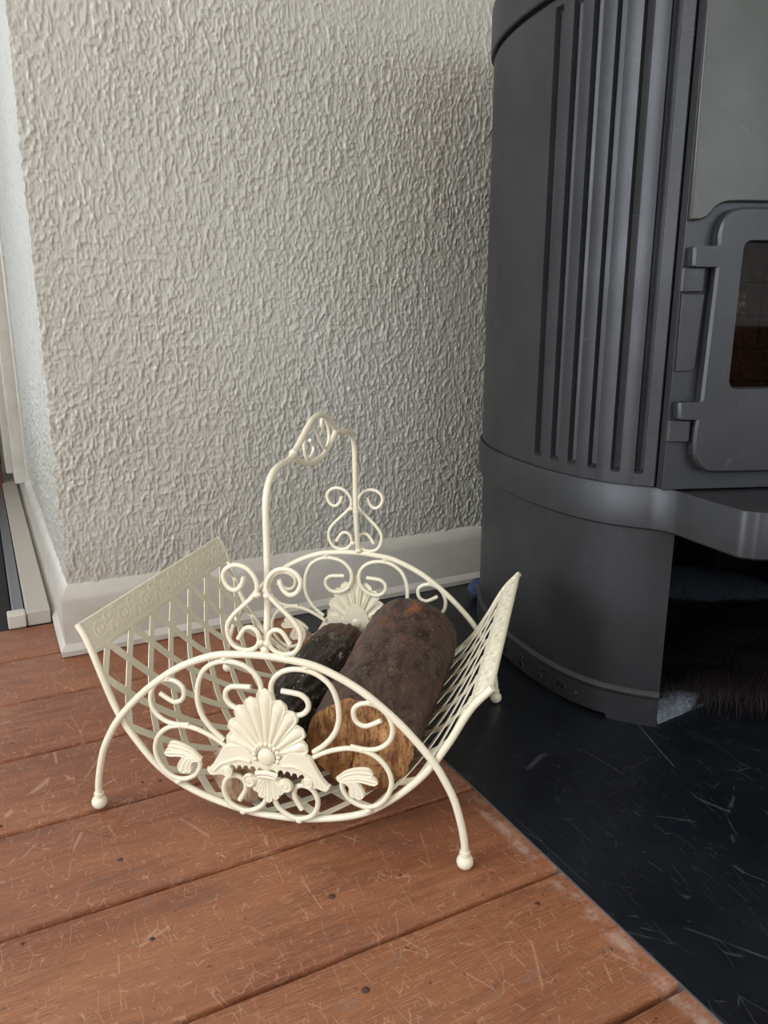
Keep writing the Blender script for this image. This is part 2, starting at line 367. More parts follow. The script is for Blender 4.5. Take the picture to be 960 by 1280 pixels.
hp = thing('hearth_plate', 'black scratched hearth plate under the stove, bordering the wooden floorboards', 'hearth')
MB().box((XH + .0015, LINES[6] + .2, -.022), (1.745, 1.4665, .0010)).build('plate', SLAB, hp, bevel=.0006)
MB().box((XH - .0002, LINES[6] + .2, -.022), (XH + .0014, 1.455, .0013)).build('edge_strip', STEEL, hp, label='thin bright metal edge')

# skirting boards
def skirt(name, P0, P1, out, top=.134, parent=None):   # the start is mitred round the wall corner
    d = Vector(P1) - Vector(P0); o = Vector(out)
    prof = [(0, .002), (.026, .002), (.0268, .012), (.021, .020), (.018, .023), (.0178, .104), (.0165, .112), (.010, .124), (.003, top - .001), (0, top)]
    n = max(2, int(d.length / .02)); rows = []
    for i in range(n + 1):
        t = i / n; p = Vector(P0) + d * t
        rows.append([tuple(p - d.normalized() * u * (1 - t) + o * (u + .0006 * math.sin(t * 31 + z * 70) * (u > 0) * (t > 0)) + Vector((0, 0, z))) for u, z in prof])
    mb = MB().grid(rows); k = len(prof); mb.f += [tuple(range(k))[::-1], tuple(n * k + j for j in range(k))]
    q = mb.build(name, PAINT, parent, smooth=38); q['kind'] = 'structure'; return q
skirt('baseboard_back', (XR + .0012, YW + .002, 0), (1.75, YW + .002, 0), (0, -1, 0))
skirt('baseboard_left', (XR + .0012, YW + .002, 0), (XR + .0012, 3.3, 0), (-1, 0, 0))
# low cream sill rail and its end block at the far left, boards beyond
t_ = MB().box((.0315, 1.640, 0), (.0758, 3.2, .030)).build('trim_1', TAUPE, None, bevel=.002); t_['kind'] = 'structure'
t_ = MB().box((-.004, 1.636, 0), (.030, 1.668, .030)).build('trim_2', PAINT, None, bevel=.003); t_['kind'] = 'structure'
t_ = MB().box((.006, 1.672, -.02), (.0290, 3.2, .006)).build('trim_3', STEEL, None, bevel=.002); t_['kind'] = 'structure'
t_ = MB().box((-1.2, 1.642, -.024), (.004, 3.2, -.004)).build('black_floor_mat', BLACKRUG, None, bevel=.002)
t_['label'] = 'black mat beyond the far end of the floorboards at the left edge'; t_['category'] = 'mat'
for i, (y0, y1, x0) in enumerate(((2.50, 2.56, .093), (2.565, 2.70, .062), (2.705, 2.74, .085), (2.745, 3.0, .045))):
    t_ = MB().box((x0, y0, .11), (XR + .1, y1, 2.3)).build('trim_%d' % (i + 4), PAINT, None, bevel=.004); t_['kind'] = 'structure'
# the rest of the room
def wall(name, boxes, m=ROOMW):
    mb = MB()
    for a, b in boxes: mb.box(a, b)
    q = mb.build(name, m); q['kind'] = 'structure'; return q
wall('wall_right', [((1.75, -2.2, -.02), (1.85, 1.57, 2.4))])
wall('wall_left', [((-2.3, -2.2, -.02), (-2.2, -.7, 2.4)), ((-2.3, 1.3, -.02), (-2.2, 3.4, 2.4)), ((-2.3, -.7, -.02), (-2.2, 1.3, .45)), ((-2.3, -.7, 2.25), (-2.2, 1.3, 2.4))])
wall('wall_front', [((-2.2, -2.3, -.02), (-.25, -2.2, 2.4)), ((2.05 - .3, -2.3, -.02), (1.85, -2.2, 2.4)), ((-.25, -2.3, -.02), (1.75, -2.2, .5)), ((-.25, -2.3, 2.2), (1.75, -2.2, 2.4))])
wall('wall_rear', [((-2.2, 3.4, -.02), (-2.05, 3.5, 2.4)), ((-.35, 3.4, -.02), (.3, 3.5, 2.4)), ((-2.05, 3.4, 2.2), (-.35, 3.5, 2.4)), ((-2.05, 3.4, -.02), (-.35, 3.5, .1))])
wall('ceiling', [((-2.3, -2.3, 2.4), (1.85, 3.5, 2.5))], CEIL)
def window(name, p, axis, wid, z0, z1):
    fr = MB(); t = .05
    def bx(u0, u1, a, b, d=.05):
        if axis == 'x': return fr.box((p[0] - d, p[1] + u0, a), (p[0] , p[1] + u1, b))
        return fr.box((p[0] + u0, p[1] - d if name != 'window_3' else p[1], a), (p[0] + u1, p[1] if name != 'window_3' else p[1] + d, b))
    bx(0, t, z0, z1); bx(wid - t, wid, z0, z1); bx(t, wid - t, z0, z0 + t); bx(t, wid - t, z1 - t, z1); bx(wid / 2 - .03, wid / 2 + .03, z0 + t, z1 - t)
    o = fr.build(name, PAINT); o['kind'] = 'structure'
    g = MB()
    if axis == 'x': g.box((p[0] - .03, p[1] + t, z0 + t), (p[0] - .024, p[1] + wid - t, z1 - t))
    else:
        s_ = -1 if name != 'window_3' else 1
        g.box((p[0] + t, min(p[1] + s_ * .03, p[1] + s_ * .024), z0 + t), (p[0] + wid - t, max(p[1] + s_ * .03, p[1] + s_ * .024), z1 - t))
    g.build('pane', WINGLASS, o)
window('window_1', (-2.2, -.7, 0), 'x', 2.0, .45, 2.25)
window('window_2', (-.25, -2.2, 0), 'y', 2.0, .5, 2.2)
window('window_3', (-2.05, 3.4, 0), 'y', 1.7, .1, 2.2)

# ------------------------------------------------------------------ wood stove (local frame: x along the front, y into the stove)
ST = thing('wood_stove', 'dark grey cast iron wood stove with rounded fluted side, standing on the black hearth plate', 'stove', (.845, .768, .001), math.radians(-20))
WST = .44
PR = [(-.012, .019), (-.043, .040), (-.068, .063), (-.0965, .105), (-.1165, .151), (-.132, .199), (-.152, .298), (-.157, .403), (-.141, .505), (-.110, .560), (-.055, .595), (.03, .605)]
def prof_curve(first=None, n=14):
    pts = ([first] if first else []) + PR[0 if first is None else 0:]
    return np.array(cr(pts, n))
def arcl(C): return np.r_[0, np.cumsum(np.linalg.norm(np.diff(C, axis=0), axis=1))]
def at_s(C, S, s):
    s = np.asarray(s, float); x = np.interp(s, S, C[:, 0]); y = np.interp(s, S, C[:, 1])
    d = 1e-3; tx = np.interp(s + d, S, C[:, 0]) - np.interp(s - d, S, C[:, 0]); ty = np.interp(s + d, S, C[:, 1]) - np.interp(s - d, S, C[:, 1])
    l = np.hypot(tx, ty) + 1e-12; return x, y, -ty / l, tx / l     # position and a normal
def offset(C, d):
    t = np.gradient(C, axis=0); t /= np.linalg.norm(t, axis=1)[:, None] + 1e-12
    nrm = np.stack([-t[:, 1], t[:, 0]], -1)
    mid = len(C) // 2
    if nrm[mid, 0] > 0: nrm = -nrm
    return C + nrm * d
def mirror_x(o, parent=None):
    c = o.copy(); c.data = o.data.copy(); c.data.transform(Matrix.Translation((WST, 0, 0)) @ Matrix.Scale(-1, 4, (1, 0, 0))); c.data.flip_normals(); COL.objects.link(c); c.parent = parent or o.parent; return c
# lower side panels
CB = prof_curve((.018, .005))
def base_panel():
    mb = MB(); C0 = offset(CB, -.004)
    prof = [(-.012, .0), (-.012, .314), (0, .314), (0, .056), (.003, .053), (.0052, .050), (.0048, .046), (.003, .044), (.0045, .010), (.0045, .0)]
    rows = []
    S = arcl(C0)
    for i in range(len(C0)):
        r = []
        for d, z in prof:
            p = offset(C0, d)[i] if d else C0[i]
            zz = z
            if z < .012: zz = 0.0 if (S[i] < .075 or S[i] > S[-1] - .08) else .007
            r.append((p[0], p[1], zz))
        rows.append(r)
    # vectorised offsets
    mb.grid(rows); k = len(prof); n = len(C0)
    mb.f += [tuple(range(k)), tuple((n - 1) * k + j for j in range(k))]
    mb.f += [(i * k, (i + 1) * k, (i + 1) * k + k - 1, i * k + k - 1) for i in range(n - 1)]
    return mb
bp = base_panel().build('base_panel', IRON, ST, smooth=32)
bpr = mirror_x(bp)
# raised letters on the plinth
Cl = offset(CB, .0008); Sl = arcl(Cl)
def letter(ch, s_c, z0, h, name='letter'):
    cu = bpy.data.curves.new('t', 'FONT'); cu.body = ch; cu.size = h * 1.38; cu.extrude = .0016; cu.bevel_depth = .0006; cu.align_x = 'CENTER'; cu.resolution_u = 3
    to = bpy.data.objects.new('t', cu); COL.objects.link(to)
    dg = bpy.context.evaluated_depsgraph_get(); me = bpy.data.meshes.new_from_object(to.evaluated_get(dg))
    bpy.data.objects.remove(to); bpy.data.curves.remove(cu)
    co = np.zeros(len(me.vertices) * 3); me.vertices.foreach_get('co', co); co = co.reshape(-1, 3)
    x, y, nx, ny = at_s(Cl, Sl, s_c - co[:, 0]); k = -1 if np.mean(nx) > 0 else 1
    out = np.stack([x + k * nx * (co[:, 2] + .0006), y + k * ny * (co[:, 2] + .0006), z0 + co[:, 1]], -1)
    me.vertices.foreach_set('co', out.ravel()); me.materials.clear(); me.materials.append(IRON); me.update()
    o = bpy.data.objects.new(name, me); COL.objects.link(o); o.parent = bp; return o
def s_of(ax, ay):   # arc position nearest to a local point
    return float(Sl[np.argmin(np.hypot(Cl[:, 0] - ax, Cl[:, 1] - ay))])
LET = [('M', .405), ('O', .332), ('R', .264), ('S', .208), ('Ø', .159)]
for ch, s_ in LET: letter(ch, s_, .016, .022)
MBd = MB(); x, y, nx, ny = [float(v) for v in at_s(Cl, Sl, .129)]; MBd.ball((x, y, .024), .0035, (1, 1, 1), 10, 6).build('letter_dot', IRON, bp, smooth=60)
# ring shelf
def ring_outline():
    C = offset(CB, .0055)[8:]
    left = [(.0475, -.1325), (.060, -.1385), (.10, -.1415), (.22, -.145)]
    sh = [(.0475, -.1325), (.0365, -.125), (.031, -.108), (.025, -.085), (.0145, -.045), (.0085, -.018), (.0015, -.004), (-.006, .006), (-.012, .012)]
    L = cr([(.22, -.145), (.10, -.1415), (.060, -.1385)] + sh, 6)
    C = [tuple(p) for p in C if p[0] < -.016 or p[1] > .1]
    P = L + C
    R = [(WST - x, y) for x, y in reversed(P[:])]
    R = [p for p in R if not (abs(p[0] - .22) < 1e-6 and p[1] < 0)]
    return P + [p for p in R if p[1] < .604 or True]
RO = ring_outline()
def ring():
    mb = MB(); n = len(RO); P = np.array(RO)
    # outward normals
    t = np.roll(P, -1, 0) - np.roll(P, 1, 0); t /= np.linalg.norm(t, axis=1)[:, None] + 1e-9; nr = np.stack([t[:, 1], -t[:, 0]], -1)
    area_ = .5 * np.sum(P[:, 0] * np.roll(P[:, 1], -1) - np.roll(P[:, 0], -1) * P[:, 1])
    if area_ < 0: nr = -nr
    lv = [(-.0025, .312), (0, .3145), (0, .3725), (-.0015, .3748), (-.0045, .3748), (-.0055, .3712)]
    rows = [[(*(p + q * o), z) for p, q in zip(P, nr)] for o, z in lv]
    mb.grid(rows, True); mb.f += [tuple(range(n)), tuple(len(mb.v) - n + i for i in range(n))]
    return mb
rg = ring().build('ring_shelf', IRON, ST, smooth=35, label='broad smooth ring with a projecting front shelf')
# fluted upper side panel
CU = np.array(cr(PR, 14)); SU = arcl(CU)
def fluted():
    gr = [(.0205, .0272), (.0535, .0618), (.0905, .1000), (.1283, .1390), (.1660, .1785), (.2070, .2215)]
    gr = [(a - .0016, b + .0020) for a, b in gr]
    ss = {0.0, .0015, .004, SU[-1]}
    for a, b in gr: ss |= {a - .0035, a - .002, a - .0008, a, b, b + .0008, b + .0022, b + .004, (a + b) / 2}
    ss |= set(np.linspace(.235, SU[-1], 40)); ss |= {x for x in np.linspace(0, .23, 60) if all(not (a - .0045 < x < b + .005) for a, b in gr)}
    s = np.array(sorted(ss)); z = np.array([.3752, .382, .388, .390, .3915, .3935, .397, .402, .45, .6, .8, .95, 1.02, 1.028, 1.031, 1.033, 1.0345, 1.036, 1.044])
    Sg, Zg = np.meshgrid(s, z); D = np.zeros_like(Sg)
    for a, b in gr:
        m1 = np.clip((Sg - (a - .0020)) / .0024, 0, 1) * np.clip(((b + .0008) - Sg) / .0010, 0, 1)
        hw = (b - a) / 2 + .001; cx = (a + b) / 2; r = np.sqrt(np.clip(1 - ((Sg - cx) / (hw * 1.6)) ** 2, 0, 1)) * hw
        zb = .3925 + hw - r; zt = 1.034 - hw + r
        m2 = np.clip((Zg - zb) / .0025, 0, 1) * np.clip((zt - Zg) / .0025, 0, 1)
        D = np.maximum(D, .0125 * m1 * m2)
    D = D + np.where(Sg < .0015, (.0015 - Sg), 0)
    for k, (a, b) in enumerate(gr):   # gentle crown on each rib
        nx_ = gr[k + 1][0] if k < 5 else b + .03
        t = np.clip((Sg - b - .001) / (nx_ - b - .002), 0, 1); D -= .0009 * np.sin(PI * t) * ((Sg > b) & (Sg < nx_))
    x, y, nx, ny = at_s(CU, SU, Sg); k = -1 if nx[0, len(s) // 2] > 0 else 1
    P = np.stack([x - k * nx * D, y - k * ny * D, Zg], -1)
    mb = MB().grid(P)
    # return edge at the front of the panel
    e = [tuple(P[i, 0]) for i in range(len(z))]; e2 = [(p[0] + .009, p[1] + .010, p[2]) for p in e]
    mb.grid([e, e2]); return mb
fl = fluted().build('fluted_panel', IRON, ST, smooth=28)
mirror_x(fl)
# inner core, lid
core = offset(CU, -.016); cp = [tuple(p) for p in core if p[1] > .03]; cp = [(.013, .03)] + cp; poly = cp + [(WST - x, y) for x, y in reversed(cp)]
firebox_z = (.3745, 1.052)
Lb = [tuple(p) for p in offset(CU, -.006)]; lidneck = [(-.006, .006)] + Lb; lidneck = lidneck + [(WST - x, y) for x, y in reversed(lidneck)]
MB().prism(lidneck, lambda x, y: (x, y, 1.040), lambda x, y: (x, y, 1.052)).build('lid_gap', DARKGAP, ST)
Lo = [tuple(p) for p in offset(CU, .006)]; lo = [(-.012, -.004), (-.019, .006)] + Lo[3:]; lo = lo + [(WST - x, y) for x, y in reversed(lo)]
MB().prism(lo, lambda x, y: (x, y, 1.051), lambda x, y: (x, y, 1.125)).build('lid', IRON, ST, smooth=35, bevel=.004)
MB().prism(poly, lambda x, y: (x, y, .36), lambda x, y: (x, y, .3735)).build('firebox_floor', IRON, ST)
# back of the firebox: brick lined
fbk = MB().box((.01, .36, .3745), (.43, .40, 1.04)).build('firebox_back', DARKGAP, ST)
MB().box((.013, .032, .3745), (.020, .36, 1.04)).box((.420, .032, .3745), (.427, .36, 1.04)).box((.012, .028, 1.02), (.428, .36, 1.04)).build('firebox_side', DARKGAP, ST)
bm_ = MB().box((-.050, -.008, -.028), (.050, .008, .028)).mesh('brick'); bm_.materials.append(FIREB)
for r in range(9):
    for c in range(4):
        o = bpy.data.objects.new('brick', bm_); COL.objects.link(o); o.parent = fbk
        o.location = (.065 + c * .1035 + (.0 if r % 2 else -.0), .352, .405 + r * .0585)
MB().box((.135, .575, .004), (.43, .583, .31)).build('rear_panel', DARKGAP, ST)
# front plate with a door opening
def ring_plate(outer, inner, y0, y1):     # plate with hole; both polygons same vertex count
    mb = MB(); n = len(outer)
    A = [(x, y0, z) for x, z in outer]; B = [(x, y0, z) for x, z in inner]; Cc = [(x, y1, z) for x, z in outer]; D = [(x, y1, z) for x, z in inner]
    mb.add(A + B + Cc + D, [])
    for i in range(n):
        j = (i + 1) % n
        mb.f += [(i, j, n + j, n + i), (2 * n + i, 3 * n + i, 3 * n + j, 2 * n + j), (i, 2 * n + i, 2 * n + j, j), (n + i, n + j, 3 * n + j, 3 * n + i)]
    return mb
def rrect(x0, x1, z0, z1, r, k=6, rr=None):
    out = []
    for cx, cz, a0, ri in ((x1 - r, z1 - r, 0, r), (x0 + r, z1 - r, 90, r), (x0 + r, z0 + r, 180, r), (x1 - r, z0 + r, 270, r)):
        out += [(cx + r * math.cos(math.radians(a0 + 90 * i / k)), cz + r * math.sin(math.radians(a0 + 90 * i / k))) for i in range(k + 1)]
    return out
ring_plate(rrect(-.0105, WST + .0105, .3748, 1.042, .001), rrect(.045, WST - .045, .43, .73, .01), 0, .018)  .build('front_plate', IRON, ST, bevel=.0012)
# raised upper field of the front plate with the stepped lower edge
step = cr([(.0045, .7315), (.0125, .7345), (.0185, .7400), (.0235, .7460), (.030, .7505), (.040, .7535), (.06, .7545)], 5)
up = [(-.0095, .7310)] + step + [(WST - x, z) for x, z in reversed(step)] + [(WST + .0095, .7310), (WST + .0095, 1.040), (-.0145 + .002, 1.040)]
MB().prism(up, lambda x, z: (x, -.0075, z), lambda x, z: (x, -.0002, z)).build('raised_panel', IRONF, ST, smooth=30, bevel=.0022)
pb = [(-.0095, .5395)] + cr([(.006, .5395), (.0140, .5415), (.0175, .549), (.0195, .60), (.0215, .640)], 4) + [(-.0095, .640)]
rp = MB().prism(pb, lambda x, z: (x, -.006, z), lambda x, z: (x, -.0002, z)).build('raised_panel', IRON, ST, smooth=30, bevel=.0018)
rp2 = mirror_x(rp)
# hinge knuckles on the frame
kn = MB()
def knuckle(z0, z1, x0=-.0175, x1=.0150):
    prof = cr([(x0, -.0002), (x0 + .001, -.006), (x0 + .006, -.0095), (x1 - .008, -.012), (x1 - .002, -.0115), (x1, -.008), (x1, -.0002)], 3)
    return MB().prism(prof, lambda x, y: (x + .003, y, z0), lambda x, y: (x + .003, y, z1)).build('hinge_knuckle', IRON, ST, smooth=35, bevel=.001)
knuckle(.6425, .6725); knuckle(.4445, .4735)
# door
DY = -.018
def door_outline(m=0.0):
    x0 = .0270
    o = cr([(x0 + .055, .7475 - m), (x0 + .030, .7470 - m), (x0 + .012, .7415 - m * .8), (x0 + .003 + m * .6, .729 - m * .4), (x0 - .001 + m, .712)], 5)
    o += [(x0 + .0005 + m, .6995), (-.0045 + m, .6985), (-.0060 + m, .6965), (-.0050 + m, .6750), (-.0035 + m, .6735), (x0 + .001 + m, .6735)]
    o += [(x0 - .002 + m, .502), (x0 - .004 + m, .4995), (-.0050 + m, .4990), (-.0065 + m, .497), (-.0050 + m, .4775), (-.0035 + m, .4760), (x0 - .005 + m, .4755)]
    o += cr([(x0 - .0065 + m, .462), (x0 - .006 + m, .435), (x0 - .001 + m, .418 + m * .4), (x0 + .010 + m * .6, .4060 + m * .8), (x0 + .024, .4015 + m), (x0 + .055, .4005 + m)], 5)
    return o
def door():
    mb = MB(); o = door_outline(); i_ = door_outline(.0035)
    cen = WST - .03
    full = o + [(WST - .05, .4005), (WST - .025, .42), (WST - .02, .72), (WST - .045, .7475)]
    full_i = i_ + [(WST - .052, .404), (WST - .0285, .422), (WST - .0235, .718), (WST - .047, .744)]
    hole = rrect(.0615, WST - .075, .5160, .7070, .011, 7)
    # tessellated face: use a curve-free approach via bmesh triangulation with the hole
    bm = bmesh.new()
    def loop(P, y): return [bm.verts.new((x, y, z)) for x, z in P]
    vo0 = loop(full, -.002); vo1 = loop(full, DY + .003); vi = loop(full_i, DY); n = len(full)
    for A, B in ((vo0, vo1), (vo1, vi)):
        for k in range(n): bm.faces.new((A[k], A[(k + 1) % n], B[(k + 1) % n], B[k]))
    h0 = loop(hole, DY); hm = loop([(x + (.0025 if x > .2 else -.0025) * 0 + (x - .21) * -.012, z + (z - .61) * -.02) for x, z in hole], DY + .0035); h1 = loop([(x + (x - .21) * -.012, z + (z - .61) * -.02) for x, z in hole], -.002); k_ = len(hole)
    for A, B in ((h0, hm), (hm, h1)):
        for k in range(k_): bm.faces.new((A[k], A[(k + 1) % k_], B[(k + 1) % k_], B[k]))
    bm.edges.ensure_lookup_table()
    ed = [bm.edges.get((vi[k], vi[(k + 1) % n])) for k in range(n)] + [bm.edges.get((h0[k], h0[(k + 1) % k_])) for k in range(k_)]
    bmesh.ops.triangle_fill(bm, use_beauty=True, use_dissolve=False, edges=ed)
    bmesh.ops.recalc_face_normals(bm, faces=bm.faces)
    for f in bm.faces: f.smooth = True
    for e in bm.edges:
        if len(e.link_faces) == 2 and e.calc_face_angle(0) > math.radians(30): e.smooth = False
    me = bpy.data.meshes.new('door'); bm.to_mesh(me); bm.free(); me.materials.append(IRON)
    ob = bpy.data.objects.new('door', me); COL.objects.link(ob); ob.parent = ST; return ob
dr = door()
MB().box((.058, -.0065, .512), (WST - .072, -.0025, .711)).build('door_glass', GLASSM, dr)
# pale ash flakes stuck inside the glass
af = MB(); rr = random.Random(5)
for i in range(26):
    cx = .0665 + rr.random() * .016; cz = .628 + rr.gauss(0, .011); a = rr.random() * 6.28; R_ = .0012 + rr.random() * .0022
    af.tube([(cx + R_ * math.cos(a + t * .5), -.0016, cz + R_ * math.sin(a + t * .5)) for t in range(6)], .00035, 4)
af.build('ash_flakes', mat('pale_ash', (.6, .55, .45), .8), dr, kind='stuff')

# ------------------------------------------------------------------ log basket (local frame: x along the end panels, y along the logs)
AB = math.radians(-41.0)
BC = Vector((.3823, .946, 0)) + Vector((math.cos(AB), math.sin(AB), 0)) * .004
LB = thing('log_basket', 'cream painted wrought iron log basket with scrolls, shell ornament and lattice tray', 'basket', BC, AB)
SY = lambda P: [(-u, z) for u, z in P]
ARCH = [(0, .2385), (.03, .2370), (.066, .2310), (.110, .2110), (.148, .183), (.176, .156), (.198, .130), (.2115, .108), (.222, .086), (.230, .058), (.2345, .034), (.2355, .014)]
arch = SY(ARCH[:0:-1]) + ARCH
def end_panel(vsign):
    """returns a list of (name, MB, parentname) drawn in the plane y = 0, outside towards -y"""
    out = []
    a = cr(arch, 6); out.append(('end_arch', MB().tube([(u, 0, z) for u, z in a], .0044, 12), None))
    for s in (-1, 1):
        out.append(('foot', MB().ball((s * .2357, 0, .0098), .0098, (1, 1, .98), 16, 10).tube([(s * .2355, 0, .016), (s * .2352, 0, .023)], .0062, 12), 'end_arch'))
    big = [(-.0560, .1235), (-.0700, .1350), (-.0815, .1500), (-.0868, .1650), (-.0875, .1800), (-.0850, .1954), (-.0778, .2110), (-.0650, .2215), (-.0500, .2262), (-.0330, .2255), (-.0185, .2195), (-.0085, .2080), (-.0062, .1950), (-.0100, .1810), (-.0200, .1715), (-.0330, .1680), (-.0440, .1705), (-.0510, .1790), (-.0500, .1885), (-.0430, .1945), (-.0330, .1962), (-.0190, .1970)]
    S2 = [(-.1370, .1750), (-.1270, .1690), (-.1180, .1655), (-.1090, .1690), (-.1050, .1770), (-.1060, .1860), (-.1135, .1925), (-.1250, .1945), (-.1370, .1900), (-.1450, .1820), (-.1500, .1690), (-.1490, .1560), (-.1430, .1460), (-.1320, .1385), (-.1180, .1360), (-.1010, .1375)]
    l3 = [(-.0530, .1150), (-.0680, .1240), (-.0830, .1305), (-.0980, .1345), (-.1130, .1345), (-.1280, .1305), (-.1400, .1210), (-.1475, .1080), (-.1490, .0940), (-.1440, .0790), (-.1340, .0670), (-.1210, .0615), (-.1080, .0635), (-.0970, .0705), (-.0910, .0800), (-.0900, .0880), (-.0925, .0950), (-.099, .0990)]
    c4 = [(-.0400, .0445), (-.0340, .0545), (-.0308, .0640), (-.0335, .0735), (-.0430, .0775), (-.0530, .0740), (-.0592, .0640), (-.0595, .0520), (-.0540, .0400), (-.0440, .0335), (-.0320, .0310), (-.0200, .0350), (-.0100, .0430), (-.0040, .0540)]
    ly = [(-.0210, .3320), (-.0250, .3210), (-.0330, .3150), (-.0420, .3195), (-.0462, .3310), (-.0410, .3405), (-.0300, .3450), (-.0180, .3425), (-.0095, .3345), (-.0055, .3245), (-.0065, .3155), (-.0115, .3085), (-.0240, .2965), (-.0365, .2840), (-.0440, .2710), (-.0430, .2570), (-.0360, .2465), (-.0230, .2430), (-.0120, .2465), (-.0060, .2550), (-.0070, .2660), (-.0140, .2715), (-.0225, .2695), (-.0315, .2560)]
    for P, r in ((big, .0033), (S2, .0030), (l3, .0031), (c4, .0032), (ly, .0028)):
        for s in (1, -1):
            out.append(('scroll', MB().tube([(s * u, 0, z) for u, z in cr(P, 5)], r, 8), 'end_arch'))
    # weld beads
    for u, z in ((-.05, .2300), (-.125, .1970), (-.121, .0570), (-.1140, .1350), (-.036, .0290), (-.006, .312), (-.004, .2545), (-.024, .2400)):
        for k in (1, -1): out.append(('weld_bead', MB().ball((k * u, 0, z), .0044, (1.1, .9, .9), 8, 6), 'end_arch'))
    # leaf ornaments
    for s in (-1, 1):
        lf = MB()
        for cl, wd in (([(.0860, .0945), (.0980, .1035), (.1130, .1078), (.1290, .1080)], .0068), ([(.0880, .0945), (.1030, .0985), (.1180, .1000), (.1345, .0975)], .0062), ([(.0895, .0950), (.1020, .0945), (.1090, .0870), (.1135, .0730)], .0075), ([(.0900, .0950), (.0990, .0930), (.1045, .0860), (.1050, .0740)], .0062)):
            leaf_strip(lf, [(s * u, z) for u, z in cl], wd)
        out.append(('leaf', lf, 'end_arch'))
    return out
def leaf_strip(mb, cl, wd, h=.0040, base=-.0035, n=16, m=9, tip=.35):
    C = np.array(cr(cl, 6)); S = arcl(C); rows_f = []; rows_b = []
    for i in range(n + 1):
        t = i / n; x, z, nx, nz = [float(v) for v in at_s(C, S, t * S[-1])]
        wv = wd * min((.45 + .75 * t) / 1.05, 1) * (math.sqrt(max(0, 1 - ((t - .80) / .2) ** 2)) if t > .80 else 1) + .0001
        rf, rb = [], []
        for j in range(m + 1):
            q = -1 + 2 * j / m
            hh = h * (.35 + .65 * (abs(q) ** 3 * .9 + .75 * max(0, 1 - abs(q) * 2.6))) if abs(q) < .93 else h * .1
            rf.append((x + nx * q * wv, base - hh, z + nz * q * wv)); rb.append((x + nx * q * wv, base + .0015 - hh * .6, z + nz * q * wv))
        rows_f.append(rf); rows_b.append(rb)
    mb.grid(rows_f); mb.grid(rows_b)
    for A, B in ((rows_f, rows_b),):
        for k in (0, -1): mb.grid([[r[k] for r in A], [r[k] for r in B]])
        for k in (0, -1): mb.grid([A[k], B[k]])
